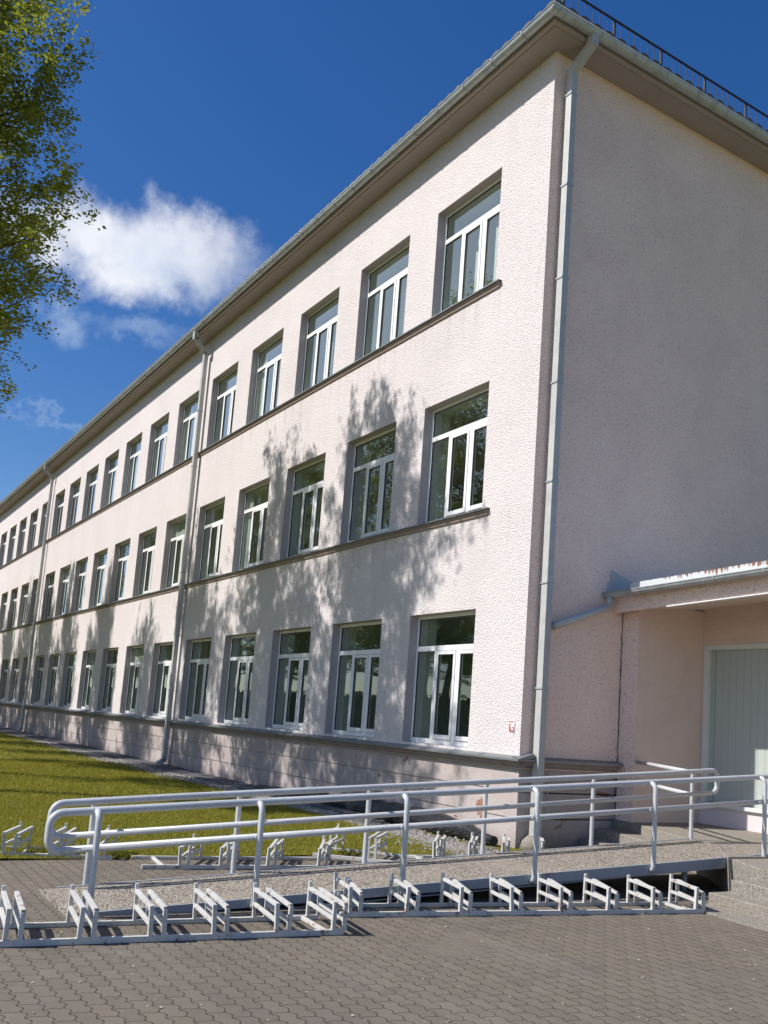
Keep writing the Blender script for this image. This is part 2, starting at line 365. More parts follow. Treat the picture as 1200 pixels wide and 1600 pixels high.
M['blade'] = m_leaf('grass_blades', (.20, .205, .018), (.38, .34, .05), (.30, .28, .03), .4)
M['bark'] = m_plain('bark', (.085, .07, .055), .95, var=.35, ns=9, bd=.02, bscale=18)
M['patch'] = m_plain('bare_brick_patch', (.30, .15, .10), .95, var=.3, ns=14, bd=.006, bscale=30, dirt=(.42, .33, .28), dth=(.55, .62), dscale=16)
M['scrap'] = m_plain('scraps', (.42, .37, .28), .9, var=.4, ns=3)
def m_membrane():
    a = NT('dimpled_membrane'); vo = a.n('TexVoronoi'); vo.inputs['Scale'].default_value = 34; vo.inputs['Randomness'].default_value = .12; a.l(a.co, vo.inputs['Vector'])
    h = a.rng(vo.outputs['Distance'], .15, .5, 1, 0)
    return a.fin(a.mix(h, (.012, .013, .016), (.04, .045, .055)), .38, a.bump(h, .012))
M['membrane'] = m_membrane()
M['pebble'] = m_leaf('pebbles', (.13, .118, .10), (.40, .375, .34), (.24, .21, .175), 0)
M['gravelbed'] = m_agg('gravel_bed', (.22, .20, .17), (.50, .47, .42), (.2, .17, .13), 38, .02)
M['apron'] = m_plain('apron_concrete', (.10, .10, .105), .9, var=.3, ns=3, bd=.008, bscale=20)

# ---------------------------------------------------------------- ground
NF, XR0, PIT, WW, OPH = 18, -1.1207, 2.55, 1.6906, 0
FL = [(1.205, 3.17), (4.635, 6.577), (8.11, 9.99)]       # sill, head of the three storeys
XE = -48.0                                               # far end of the facade
YB = 15.0                                                # depth of the building
ZS = 11.233                                              # soffit
wins = [(XR0-PIT*i-WW, XR0-PIT*i) for i in range(NF)]

g = MB(); g.quad((-600, -600, -.008), (600, -600, -.008), (600, 600, -.008), (-600, 600, -.008))
tag(g.build('ground', M['lawn']), kind='structure')
g = MB(); g.quad((.41, -24, 0), (30, -24, 0), (30, 3.0, 0), (.41, 3.0, 0)); tag(g.build('paved_yard', M['paver']), kind='structure')
random.seed(3)
# lawn as a slightly uneven sheet
def sheet(x0, x1, y0, y1, nx, ny, z, amp, name, mat):
    X, Y = np.meshgrid(np.linspace(x0, x1, nx), np.linspace(y0, y1, ny)); Z = z+amp*(np.sin(X*1.3+Y*.7)+np.sin(X*.37-Y*1.9+1))*.5
    V = np.stack([X, Y, Z], -1).reshape(-1, 3); i = np.arange((nx-1)*(ny-1)); r, c = i//(nx-1), i % (nx-1); a = r*nx+c
    return npmesh(name, V, np.stack([a, a+1, a+nx+1, a+nx], -1), mat, smooth=True)
tag(sheet(-52, .40, -30, -1.20, 240, 120, .012, .012, 'lawn', M['lawn']), kind='structure')
g = MB(); g.box(-50, .9, -1.27, -.62, -.05, .006); tag(g.build('gravel_strip', M['gravelbed']), kind='structure')
g = MB()
x = -50.0; random.seed(12)
while x < -3.4:
    ln = random.uniform(1.3, 2.2); dz = random.uniform(0, .02)
    g.box(x, min(x+ln-.02, -3.3), -.62+random.uniform(-.02, .02), .02, -.05, .03+dz); x += ln
tag(g.build('drip_apron', M['apron']), kind='structure')

# grass blades
rng = np.random.default_rng(5)
def blades(n, x0, x1, y0, y1, h, w, name):
    x = rng.uniform(x0, x1, n); y = rng.uniform(y0, y1, n)
    keep = ~((x > -.2) & (y > -2.2) & (rng.random(n) < .6)); x, y = x[keep], y[keep]; n = len(x)
    a = rng.uniform(0, 2*np.pi, n); hh = h*rng.uniform(.45, 1.25, n); ww = w*rng.uniform(.7, 1.3, n)
    lx, ly = rng.normal(0, .35, n)*hh, rng.normal(0, .35, n)*hh
    z0 = .012+.012*(np.sin(x*1.3+y*.7)+np.sin(x*.37-y*1.9+1))*.5
    dx, dy = np.cos(a)*ww, np.sin(a)*ww
    V = np.stack([np.stack([x-dx, y-dy, z0], -1), np.stack([x+dx, y+dy, z0], -1), np.stack([x+lx, y+ly, z0+hh], -1)], 1).reshape(-1, 3)
    F = np.arange(3*n).reshape(-1, 3)
    return V, F
Vs, Fs, o_ = [], [], 0
for args in ((76000, -5, .46, -6.9, -1.12, .035, .004), (55000, -14, -5, -6.9, -1.18, .04, .006), (30000, -36, -14, -7, -1.2, .045, .010)):
    v, f = blades(*args, 'grass'); Vs.append(v); Fs.append(f+o_); o_ += len(v)
tag(npmesh('lawn_grass', np.concatenate(Vs), np.concatenate(Fs), M['blade']), 'short yellowish green grass covering the lawn beside the building', 'grass', kind='stuff')
# pebbles
def pebbles(n, x0, x1, y0, y1, r, z=.0):
    base = np.array([(1, 0, 0), (-1, 0, 0), (0, 1, 0), (0, -1, 0), (0, 0, 1), (0, 0, -1)], float)
    fc = np.array([(0, 2, 4), (2, 1, 4), (1, 3, 4), (3, 0, 4), (2, 0, 5), (1, 2, 5), (3, 1, 5), (0, 3, 5)])
    P = np.stack([rng.uniform(x0, x1, n), rng.normal((y0+y1)/2, (y1-y0)/3.2, n), np.full(n, z)], -1)
    sc = r*rng.uniform(.5, 1.5, (n, 1, 1))*rng.uniform(.6, 1.3, (n, 6, 3)); sc[:, :, 2] *= .7
    V = (P[:, None, :]+base[None]*sc); V[:, :, 2] = np.maximum(V[:, :, 2], -.01)+r*.35
    return V.reshape(-1, 3), (fc[None]+6*np.arange(n)[:, None, None]).reshape(-1, 3)
Vs, Fs, o_ = [], [], 0
for args in ((9000, -7, .5, -1.25, -.5, .020), (8000, -24, -7, -1.27, -.65, .026)):
    v, f = pebbles(*args); Vs.append(v); Fs.append(f+o_); o_ += len(v)
tag(npmesh('gravel', np.concatenate(Vs), np.concatenate(Fs), M['pebble']), 'pale loose pebbles lying between the lawn and the wall', 'gravel', kind='stuff')

# ---------------------------------------------------------------- school building
B = empty('school_building'); tag(B, 'long three storey pink rendered school block with rows of white windows and zinc gutters', 'building')
def breaks(): 
    zs = [0]; xs = [XE]
    for a, b in FL: zs += [a, b]
    zs.append(ZS)
    for a, b in reversed(wins): xs += [a, b]
    xs.append(0); return xs, zs
xs, zs = breaks()
w = MB()
zs2 = [1.0]+zs[1:]
for i in range(len(xs)-1):
    for j in range(len(zs2)-1):
        if i % 2 == 1 and j % 2 == 1: continue
        w.quad((xs[i], 0, zs2[j]), (xs[i+1], 0, zs2[j]), (xs[i+1], 0, zs2[j+1]), (xs[i], 0, zs2[j+1]))
w.quad((XE, YB, 0), (XE, 0, 0), (XE, 0, ZS), (XE, YB, ZS))
w.build('wall', M['stucco'], B)
w = MB(); w.quad((0, 0, 1.0), (0, YB, 1.0), (0, YB, ZS), (0, 0, ZS)); w.quad((0, YB, 0), (XE, YB, 0), (XE, YB, ZS), (0, YB, ZS))
e = w.build('wall', M['stucco_end'], B); tag(e, 'shaded windowless end wall')
IY = .15
# interior rooms
w = MB(); fl = MB()
for z0, z1 in FL:
    zf, zc = z0-.85, z1+.25
    if zf < .3: zf = .35
    for a, b in wins:
        y0, y1 = IY+.06, .52
        w.quad((a, y0, z0), (a, y0, z1), (a, y1, z1), (a, y1, z0)); w.quad((b, y0, z0), (b, y1, z0), (b, y1, z1), (b, y0, z1))
        w.quad((a, y0, z1), (b, y0, z1), (b, y1, z1), (a, y1, z1)); w.quad((a, y0, z0), (a, y1, z0), (b, y1, z0), (b, y0, z0))
    zz = [zf, z0, z1, zc]
    for i in range(len(xs)-1):
        for j in range(3):
            if i % 2 == 1 and j == 1: continue
            w.quad((xs[i], .52, zz[j]), (xs[i], .52, zz[j+1]), (xs[i+1], .52, zz[j+1]), (xs[i+1], .52, zz[j]))
    w.quad((XE, 5.5, zf), (-.3, 5.5, zf), (-.3, 5.5, zc), (XE, 5.5, zc)); w.quad((XE, .52, zc), (-.3, .52, zc), (-.3, 5.5, zc), (XE, 5.5, zc))
    fl.quad((XE, .52, zf), (-.3, .52, zf), (-.3, 5.5, zf), (XE, 5.5, zf))
    for k in [-.3]+[XR0-PIT*i+.43 for i in (3, 6, 9, 12, 15)]: w.box(k-.1, k, .53, 5.49, zf+.003, zc-.003)
w.build('classroom_wall', M['room'], B); fl.build('classroom_floor', M['room_dark'], B)
# windows
def window_mesh():
    W_, H = WW, 1.0
def make_window(H):
    """frame in local coords, x 0..WW, z 0..H, at y=0 front face; returns meshes"""
    f = MB(); t = .055; y0, y1 = 0, .06; zt = H*.735
    f.box(0, t, y0, y1, 0, H); f.box(WW-t, WW, y0, y1, 0, H); f.box(t, WW-t, y0, y1, H-t, H); f.box(t, WW-t, y0, y1, 0, .075)
    f.box(t, WW-t, y0-.004, y1, zt-.04, zt+.04)
    m1, m2 = .555, 1.115
    for m_ in (m1, m2): f.box(m_-.035, m_+.035, y0-.002, y1, .075, zt-.04)
    o = f.build('window', M['pvc'], bevel=.005)
    s = MB()
    for a, b in ((m1+.037, m2-.037), (m2+.037, WW-t-.002)):
        za, zb = .078, zt-.048; q = .05
        s.box(a, a+q, -.016, .045, za, zb); s.box(b-q, b, -.016, .045, za, zb); s.box(a+q, b-q, -.016, .045, za, za+q+.015); s.box(a+q, b-q, -.016, .045, zb-q, zb)
    so_ = s.build('sash', M['pvc'], bevel=.004)
    d = MB()
    for a, b, za, zb, yy in ((t, m1-.035, .075, zt-.04, .006), (m1+.087, m2-.087, .143, zt-.098, -.008), (m2+.087, WW-t-.052, .143, zt-.098, -.008), (t, WW-t, zt+.04, H-t, .006)):
        for q in ((a, a+.008, za, zb), (b-.008, b, za, zb), (a+.008, b-.008, za, za+.008), (a+.008, b-.008, zb-.008, zb)): d.box(q[0], q[1], yy-.003, yy+.02, q[2], q[3])
    dk = d.build('seal', M['dkseal'])
    p = MB()
    for a, b, za, zb, yy in ((t, m1-.035, .075, zt-.04, .022), (m1+.08, m2-.08, .13, zt-.09, .012), (m2+.08, WW-t-.045, .13, zt-.09, .012), (t, WW-t, zt+.04, H-t, .022)):
        p.quad((a, yy, za), (b, yy, za), (b, yy, zb), (a, yy, zb))
    pn = p.build('pane', M['glass'])
    rv = MB()
    rv.quad((0, -IY, 0), (0, -IY, H), (0, .01, H), (0, .01, 0)); rv.quad((WW, -IY, 0), (WW, .01, 0), (WW, .01, H), (WW, -IY, H)); rv.quad((0, -IY, H), (WW, -IY, H), (WW, .01, H), (0, .01, H))
    rv = rv.build('reveal', M['reveal'])
    return [o, so_, dk, pn, rv]
first = {}
for k, (z0, z1) in enumerate(FL):
    H = z1-z0; protos = make_window(H)
    for i, (a, b) in enumerate(wins):
        cs = protos if i == 0 else [q.copy() for q in protos]
        if i:
            for q in cs: col.objects.link(q)
        cs[0].parent = B; cs[0].location = (a, IY+random.uniform(-.004, .004), z0)
        for q in cs[1:]: q.parent = cs[0]
        cs[0]['group'] = 'windows of the school block'
# things seen behind the glass
w = MB()
for (i, k, xa, xb, za, zb) in ((0, 2, .80, 1.02, 0, .95), (0, 2, .84, 1.0, 1.0, 1.25), (0, 2, 1.30, 1.6, 0, 1.15), (3, 2, .02, .30, 0, 1.7), (6, 2, .02, .28, 0, 1.75), (3, 1, .02, .25, 0, 1.75), (10, 2, .9, 1.5, .5, 1.8), (5, 1, .03, 1.6, 1.45, 1.85), (10, 1, .03, 1.6, 1.2, 1.85), (6, 0, .03, 1.6, 1.45, 1.9), (1, 2, .95, 1.25, 0, 1.1), (2, 2, 1.0, 1.3, 0, 1.0), (7, 2, .1, .5, 0, 1.4), (8, 2, .1, .45, 0, 1.4), (5, 2, .05, .4, 0, 1.75), (8, 1, .5, .9, .9, 1.8), (8, 0, .6, 1.0, 1.45, 1.8)):
    a = wins[i][0]; z0 = FL[k][0]
    n = 5
    for q in range(n):
        x0 = a+xa+(xb-xa)*q/n; x1 = a+xa+(xb-xa)*(q+1)/n; yo = .25+.03*(q % 2); yp = .25+.03*((q+1) % 2)
        w.quad((x0, yo, z0+za+.03), (x1, yp, z0+za+.03), (x1, yp, z0+zb), (x0, yo, z0+zb))
w.build('curtain', M['blind'], B)
w = MB(); random.seed(9)
for i, k in ((0, 0), (0, 0), (0, 0), (0, 0), (0, 0), (0, 0), (1, 0), (1, 0), (2, 0), (4, 0), (0, 0), (0, 0)):
    a = wins[i][0]; z0 = FL[k][0]; x = a+random.uniform(.65, 1.6); z = z0+random.uniform(.4, 1.2); r = random.uniform(.03, .07)
    w.tube([(x, .36, z-r*2), (x, .36, z-r), (x, .36, z+r), (x, .36, z+r*2)], [r*.3, r, r, r*.2], 8)
w.build('window_ornament', M['leafy_green'], B)

# plinth, sill bands, mouldings
w = MB()
for z0, z1 in ((0, .353), (.367, .693), (.707, 1.02)): w.box(XE, -.02, .02, .3, z0-(.1 if z0 == 0 else 0), z1)
w.box(XE, -.035, .035, .29, .353, .367); w.box(XE, -.035, .035, .29, .693, .707)
w.build('plinth', M['plinth'], B, bevel=.004)
w = MB()
for z0, z1 in ((0, .353), (.367, .693), (.707, 1.02)): w.box(-.3, -.018, .0215, 2.2, z0-(.1 if z0 == 0 else 0), z1-.002)
e = w.build('plinth', M['plinth'], B, bevel=.004)
fx = lambda t, p, q: (t, p, q)
w = MB(); w.prism([(.149, 1.206), (-.125, 1.128), (-.125, 1.100), (-.110, 1.100), (-.105, 1.112), (.149, 1.150)], XE, .125, fx)
for i in range(27):       # standing seams between the sheets
    xx = XE+1+i*1.78
    if xx < -.2: w.prism([(.02, 1.176), (-.128, 1.134), (-.128, 1.122), (.02, 1.165)], xx, xx+.014, fx)
w.prism([(.0, 1.165), (.123, 1.130), (.123, 1.102), (.108, 1.102), (.104, 1.112), (.0, 1.14)], -.124, 1.775, lambda t, p, q: (p, t, q))
w.build('sill_flashing', M['flash'], B)
w = MB(); w.face([(-.78+.09*math.cos(t)*(1+.25*math.sin(3*t)), .0165, .42+.13*math.sin(t)*(1+.2*math.cos(5*t))) for t in [2*math.pi*k/18 for k in range(18)]]); w.build('bare_patch', M['patch'], B)
w = MB(); w.prism([(.1, 1.140), (-.095, 1.105), (-.095, 1.080), (-.070, 1.070), (-.066, 1.045), (-.04, 1.035), (-.036, 1.012), (.1, 1.012)], XE, .05, fx)
w.prism([(-.05, 1.14), (.095, 1.107), (.095, 1.083), (.068, 1.073), (.064, 1.048), (.03, 1.038), (.03, 1.015), (-.05, 1.015)], .0, 1.72, lambda t, p, q: (p, t, q))
w.build('sill_moulding', M['mould'], B)
for z0, xr in ((4.635, -.935), (8.11, -.965)):
    w = MB(); w.prism([(.149, z0+.002), (-.078, z0-.022), (-.078, z0-.044), (-.070, z0-.044), (-.068, z0-.030), (.149, z0-.008)], XE, xr, fx); w.build('sill_flashing', M['flash'], B)
    w = MB(); w.prism([(.02, z0-.02), (-.056, z0-.030), (-.056, z0-.066), (-.035, z0-.080), (-.026, z0-.115), (.02, z0-.125)], XE, xr-.03, fx); w.build('sill_moulding', M['mould'], B)

# eaves
w = MB(); OV = .33
w.box(XE, OV, -OV, -.001, ZS, ZS+.06); w.box(.001, OV-.002, -.001, YB, ZS+.001, ZS+.058)
w.build('soffit', M['soffit'], B)
w = MB(); w.box(XE, OV+.05, -OV-.05, -OV, ZS+.022, ZS+.20); w.box(OV, OV+.048, -OV, YB, ZS+.024, ZS+.198); w.build('fascia', M['fascia'], B)
GX, GZ, GR = .452, ZS+.145, .078
def gutter(path_fn, t0, t1, name, step):
    g_ = MB(); seg = 10; n = 2
    for (ra, rev) in ((GR, False), (GR-.006, True)):
        i0 = len(g_.v)
        for t in (t0, t1):
            for j in range(seg+1):
                a = math.pi+math.pi*j/seg; g_.v.append(path_fn(t, math.cos(a)*ra, math.sin(a)*ra))
        for j in range(seg):
            f_ = (i0+j, i0+j+1, i0+seg+1+j+1, i0+seg+1+j); g_.f.append(f_[::-1] if rev else f_); g_.sm.append(True)
    # rolled outer bead
    g_.tube([path_fn(t0, GR+.002, .006), path_fn(t1, GR+.002, .006)], .011, 8)
    g_.tube([path_fn(t0, -GR, .004), path_fn(t1, -GR, .004)], .004, 6)
    t = t0+step*.35
    while t < t1:          # joint straps
        pts = [path_fn(t, math.cos(math.pi+math.pi*j/10)*(GR+.004), math.sin(math.pi+math.pi*j/10)*(GR+.004)) for j in range(11)]
        for j in range(10): g_.bar(pts[j], pts[j+1], .022, .016)
        g_.bar(path_fn(t, -GR, .006), path_fn(t, GR, .012), .02, .006); t += step
    return g_.build(name, M['zinc'], B)
gutter(lambda t, p, q: (t, -GX-p, GZ+q), XE, GX+GR, 'gutter', .70)
gutter(lambda t, p, q: (GX+p, t, GZ+q+.002), -GX-GR+.003, YB, 'gutter', .68)
# roof
def roof():
    pitch_ = math.tan(R(21)); V = []; F = []
    z0 = GZ+.095; e0 = .47
    rr = MB()
    # front slope corrugated along x ; end slope along y
    n = int((48+e0)/.05)
    def wave(t): return .055*abs(math.sin(math.pi*t/.24))
    D = YB/2
    for i in range(n):
        t0, t1 = e0-i*.05, e0-(i+1)*.05
        ya0 = min(D+e0, e0-t0+.0); ya1 = min(D+e0, e0-t1)
        rr.quad((t1, -e0, z0+wave(t1)), (t0, -e0, z0+wave(t0)), (t0, -e0+ya0, z0+ya0*pitch_+wave(t0)), (t1, -e0+ya1, z0+ya1*pitch_+wave(t1)))
        rr.quad((t1, -e0, z0-.02), (t0, -e0, z0-.02), (t0, -e0, z0+wave(t0)), (t1, -e0, z0+wave(t1)))
    n = int((YB+2*e0)/.035)
    for i in range(n):
        t0, t1 = -e0+i*.035, -e0+(i+1)*.035
        d0 = min(t0+e0, YB+e0-t0, D+e0); d1 = min(t1+e0, YB+e0-t1, D+e0); d0 = max(d0, 0); d1 = max(d1, 0)
        rr.quad((e0, t0, z0+wave(t0)), (e0, t1, z0+wave(t1)), (e0-d1, t1, z0+d1*pitch_+wave(t1)), (e0-d0, t0, z0+d0*pitch_+wave(t0)))
        rr.quad((e0, t0, z0-.02), (e0, t1, z0-.02), (e0, t1, z0+wave(t1)), (e0, t0, z0+wave(t0)))
    D2 = D+e0
    rr.quad((XE, YB+e0, z0), (e0, YB+e0, z0), (e0-D2, D, z0+D2*pitch_), (XE, D, z0+D2*pitch_))
    rr.quad((XE, -e0, z0), (XE, YB+e0, z0), (XE, D, z0+D2*pitch_), (XE, D-.01, z0+D2*pitch_))
    return rr.build('roof', M['tile'], B)
roof()
# guard railing on the end slope
w = MB(); RX = .10; zt, zb = 12.17, 11.50
w.bar((RX, -.35, zt), (RX, YB, zt), .02, .028)
y = 0.0; k = 0
while y < 12:
    big = (k % 7 == 0)
    w.bar((RX, y, zb), (RX, y, zt-.02), .03 if big else .007, .03 if big else .007, (1, 0, 0)); y += .1455; k += 1
w.build('roof_guard', M['steel_dark'], B)

# downpipes (square section)
def sqpipe(pts, wd, name, parent, rings=(), mat='zinc_grey', axis=(0, 1, 0)):
    p = MB()
    for a, b in zip(pts[:-1], pts[1:]): p.bar(a, b, wd, wd*.92, axis)
    o = p.build(name, M[mat], parent, bevel=.008)
    if rings:
        r_ = MB()
        for x_, y_, z_ in rings: r_.box(x_-wd/2-.007, x_+wd/2+.007, y_-wd/2-.007, y_+wd/2+.007, z_-.012, z_+.012)
        r_.build('pipe_clip', M['zinc'], o)
    return o
def neck(p0, p1, p2, p3, wd, n=4):
    return [p0, p1, p2, p3]
cx_, cy_ = .115, .228
pp = MB()
sqpipe([(cx_, cy_, .14), (cx_, cy_, 10.98)], .118, 'downpipe', B, [(cx_, cy_, z) for z in (2.06, 3.46, 4.85, 6.25, 7.77, 9.16, 10.56)])
w = MB(); w.bar((cx_, cy_, 10.93), (GX, cy_+.05, 11.19), .118, .11, (0, 1, 0)); w.bar((GX, cy_+.05, 11.15), (GX, cy_+.05, 11.31), .12, .12, (0, 1, 0))
w.build('downpipe_neck', M['zinc_grey'], B, bevel=.006)
w = MB(); w.tube([(cx_, cy_, -.02), (cx_, cy_, .10), (cx_, cy_, .17)], [.20, .16, .09], 14); w.build('pipe_collar', M['concrete'], B)
for X in (-13.40, -31.35):
    sqpipe([(X, -.13, .14), (X, -.13, 10.80)], .12, 'downpipe', B, [(X, -.13, z) for z in (1.9, 3.3, 4.9, 6.3, 7.7, 9.2)])
    w = MB(); w.bar((X, -.13, 10.76), (X, -GX, 11.12), .11, .12, (1, 0, 0)); w.bar((X, -GX, 11.08), (X, -GX, 11.30), .12, .12, (1, 0, 0))
    w.bar((X, -.11, .17), (X, -.30, .06), .12, .12, (1, 0, 0))
    w.build('downpipe_neck', M['zinc_grey'], B, bevel=.006)
# small red survey mark on the wall
T = empty('wall_marker', (-.175, 0, 1.53)); tag(T, 'tiny red and white marker plate on the sunlit wall near the corner', 'marker plate')
w = MB(); w.box(-.055, .055, -.012, -.001, -.06, .085); w.build('plate', M['wht'], T)
w = MB()
for q in ((-.048, -.034, .055, .078), (-.020, -.006, .060, .078), (.006, .030, .068, .078), (.006, .016, .055, .066), (-.048, .048, -.054, -.040), (-.048, -.018, -.040, .005), (-.048, -.036, .005, .036), (-.036, -.008, .026, .036), (.034, .048, -.040, .0), (.006, .034, -.010, .0)):
    w.box(q[0], q[1], -.0145, -.0122, q[2], q[3])
w.build('red_figure', M['redmark'], T)

# dimpled drainage membrane bundled against the plinth
w = MB(); pts = []; rad = []
random.seed(4)
for i in range(26):
    t = i/25; e = min(1, (25-i)/4.); pts.append((-7.6+7.45*t, -.19+.03*math.sin(i*1.7), .03+.09*min(1, t*1.7)*(.3+.7*e)+.012*math.sin(i*2.3))); rad.append((.06+.105*min(1, t*1.6)+.010*math.sin(i*3.1))*(.35+.65*e))
w.tube(pts, rad, 14); tag(w.build('drainage_membrane', M['membrane']), 'rolled black dimpled drainage membrane lying along the wall base', 'membrane')

# ---------------------------------------------------------------- porch annex with green door
A = empty('entrance_porch', (0, 0, 0)); tag(A, 'low pink entrance porch with flat roof and pale green door at the end wall', 'porch')
ZL = .37; YD = 3.12; XW = .31
w = MB()
w.box(.002, XW, 1.78, YD, -.1, 3.42)          # stub wall: front strip and inner side
w.build('wall', M['porch'], A)
w = MB(); w.box(.003, XW-.002, 1.776, 1.7795, -.1, 3.26); e = w.build('pilaster_face', M['stucco_end'], A)
w = MB(); w.box(XW, .396, YD, YD+.3, ZL+.27, 3.5); w.box(.396, 6.5, YD+.001, YD+.3, 2.91, 3.5); w.box(3.3, 6.5, YD+.002, YD+.299, ZL, 2.91); w.build('door_wall', M['porch'], A)
w = MB(); w.box(XW+.001, 6.5, YD-.004, YD+.3, -.1, ZL+.255); w.build('threshold_wall', M['porch_white'], A)
D_ = MB(); D_.box(.47, 3.3, YD+.10, YD+.13, ZL+.31, 2.86)
dr = D_.build('door', M['door'], A)
w = MB()
xq = .47
while xq < 3.25:
    w.box(xq+.0015, xq+.1185, YD+.096, YD+.0995, ZL+.312, 2.855); xq += .12
w.build('door_board', M['door'], dr, bevel=.003)
w = MB(); w.box(.4015, .468, YD+.075, YD+.13, ZL+.312, 2.853); w.build('door_edge', M['dooredge'], dr, bevel=.003)
w = MB(); w.box(.335, .40, YD-.01, YD+.14, ZL+.31, 2.92); w.box(.401, 3.35, YD-.012, YD+.14, 2.855, 2.925); w.box(.30, 3.4, YD-.05, YD+.14, ZL+.256, ZL+.31); w.build('door_frame', M['doorframe'], A, bevel=.006)
# canopy
def zc(x): return 3.43+.036*x
w = MB()
prof = lambda x0, x1, y0, y1, z0f, z1f, mb: mb.face
def slab(mb, x0, x1, y0, y1, a0, a1, b0, b1):
    # z offsets rel. zc(x) at y0 (a0 bottom, a1 top) and y1 (b0, b1)
    P = []
    for x in (x0, x1):
        P += [(x, y0, zc(x)+a0), (x, y1, zc(x)+b0), (x, y1, zc(x)+b1), (x, y0, zc(x)+a1)]
    i = len(mb.v); mb.v += P
    for f in ((0, 3, 2, 1), (4, 5, 6, 7), (0, 1, 5, 4), (1, 2, 6, 5), (2, 3, 7, 6), (3, 0, 4, 7)): mb.f.append(tuple(i+k for k in f)); mb.sm.append(False)
slab(w, .004, 6.5, 1.60, YD+.3, -.17, .05, .05, .30); w.build('soffit', M['porch'], A)
w = MB(); slab(w, .004, 6.5, 1.55, 1.598, -.20, .04, -.20, .04); w.build('fascia', M['stucco_end'], A)
w = MB(); slab(w, 1.0, 6.5, 1.535, 1.600, -.215, -.203, -.215, -.203); w.build('sunlit_edge_strip', M['pvc'], A)  # white strip put in for the sunlit line under the canopy fascia
w = MB(); slab(w, -.0+.03, 6.5, 1.47, 3.2, .085, .10, .34, .355); w.build('roof', M['zinc_grey'], A)
w = MB(); slab(w, .42, 6.5, 1.462, 1.468, .04, .165, .04, .165); w.build('roof_edge_sheet', M['rustflash'], A)
w = MB(); w.face([(.012, 1.50, 3.60), (.012, 2.15, 3.66), (.012, 1.50, 3.84)]); w.box(.006, .02, 1.44, 3.2, 3.45, 3.66); w.build('flashing', M['zinc_grey'], A)
g_ = MB(); seg = 8; r_ = .058
for ra, rev in ((r_, False), (r_-.005, True)):
    i0 = len(g_.v)
    for x in (-.0+.01, 6.5):
        for j in range(seg+1):
            a = math.pi+math.pi*j/seg; g_.v.append((x, 1.40-math.cos(a)*ra, zc(x)+.045+math.sin(a)*ra))
    for j in range(seg):
        f_ = (i0+j, i0+j+1, i0+seg+1+j+1, i0+seg+1+j); g_.f.append(f_ if not rev else f_[::-1]); g_.sm.append(True)
g_.tube([(.01, 1.40-r_, zc(0)+.05), (6.5, 1.40-r_, zc(6.5)+.05)], .009, 8)
g_.face([(.01, 1.40-math.cos(math.pi+math.pi*j/seg)*r_, zc(0)+.045+math.sin(math.pi+math.pi*j/seg)*r_) for j in range(seg+1)])
for k in range(7):
    x = .45+k*.72
    for j in range(8):
        a0, a1 = math.pi+math.pi*j/8, math.pi+math.pi*(j+1)/8
        g_.bar((x, 1.40-math.cos(a0)*(r_+.004), zc(x)+.045+math.sin(a0)*(r_+.004)), (x, 1.40-math.cos(a1)*(r_+.004), zc(x)+.045+math.sin(a1)*(r_+.004)), .022, .006)
g_.build('gutter', M['zinc'], A)
w = MB(); w.tube([(.10, 1.40, 3.44), (.10, 1.40, 3.36), (.10, 1.385, 3.31), (.10, 1.33, 3.27), (.09, .38, 2.90)], .052, 12); w.build('downpipe', M['zinc'], A)
# crack lines where the annex meets the block
w = MB(); random.seed(2); pz = .5; px_ = 1.762
while pz < 3.2:
    nz = pz+random.uniform(.04, .12); nx = 1.766+random.uniform(-.012, .006); w.bar((.003, px_, pz), (.003, nx, nz), random.uniform(.004, .016), .004, (1, 0, 0)); pz, px_ = nz, nx
w.build('joint_crack', M['cap'], A)

w = MB()
for pl in ([(1.96, 3.62), (2.1, 3.60), (2.35, 3.585), (2.55, 3.55), (2.8, 3.52), (3.15, 3.44)],):
    for a, b in zip(pl[:-1], pl[1:]): w.bar((.002, a[0], a[1]), (.002, b[0], b[1]), .004, .016, (1, 0, 0))
tag(w.build('hairline_crack', M['cap'], B))
# loose bits on the paving: bud scales, grit and scraps
nb_ = 420; P = np.stack([rng.uniform(2.2, 7.5, nb_), rng.uniform(-8, -.6, nb_), np.full(nb_, .006)], -1); sz = rng.uniform(.003, .009, nb_)[:, None]; aa = rng.uniform(0, 6.28, nb_)
U = np.stack([np.cos(aa), np.sin(aa), aa*0+.15], -1)*sz; U2 = np.stack([-np.sin(aa), np.cos(aa), aa*0+.3], -1)*sz*.6
tag(npmesh('litter', np.stack([P-U-U2, P+U-U2, P+U+U2, P-U+U2], 1).reshape(-1, 3), np.arange(4*nb_).reshape(-1, 4), M['scrap']), 'tiny pale scraps and bud scales scattered over the paving', 'litter', kind='stuff')
# landing and steps
w = MB()
w.prism([(.0, 1.72), (.57, 1.63), (2.3, .90), (3.2, .10), (3.735, -.20), (7.5, -.22), (7.5, 3.2), (0, 3.2)], -.1, ZL, lambda t, p, q: (p, q, t))
e = w.build('entrance_landing', M['concrete'], bevel=.012); tag(e, 'concrete landing under the porch canopy in front of the green door', 'landing')
E_ = empty('entrance_steps', (3.6, -.5, 0)); tag(E_, 'wide concrete steps rising to the green door right of the ramp', 'steps')
for (x0, y0, y1, z1) in ((3.52, -.62, .2, .125), (3.60, -.41, .2, .25)):
    w = MB(); w.prism([(x0, y0), (x0+.8, y0-.08), (7.5, y0-.35), (7.5, y1), (x0+.004, y1)], -.1, z1, lambda t, p, q: (p-3.6, q+.5, t)); w.build('step', M['concrete'], E_, bevel=.012)
w = MB(); w.prism([(3.50, -.95), (7.5, -1.35), (7.5, -.3), (3.50, -.3)], -.1, .018, lambda t, p, q: (p, q, t)); tag(w.build('step_footing', M['concrete']), kind='structure')
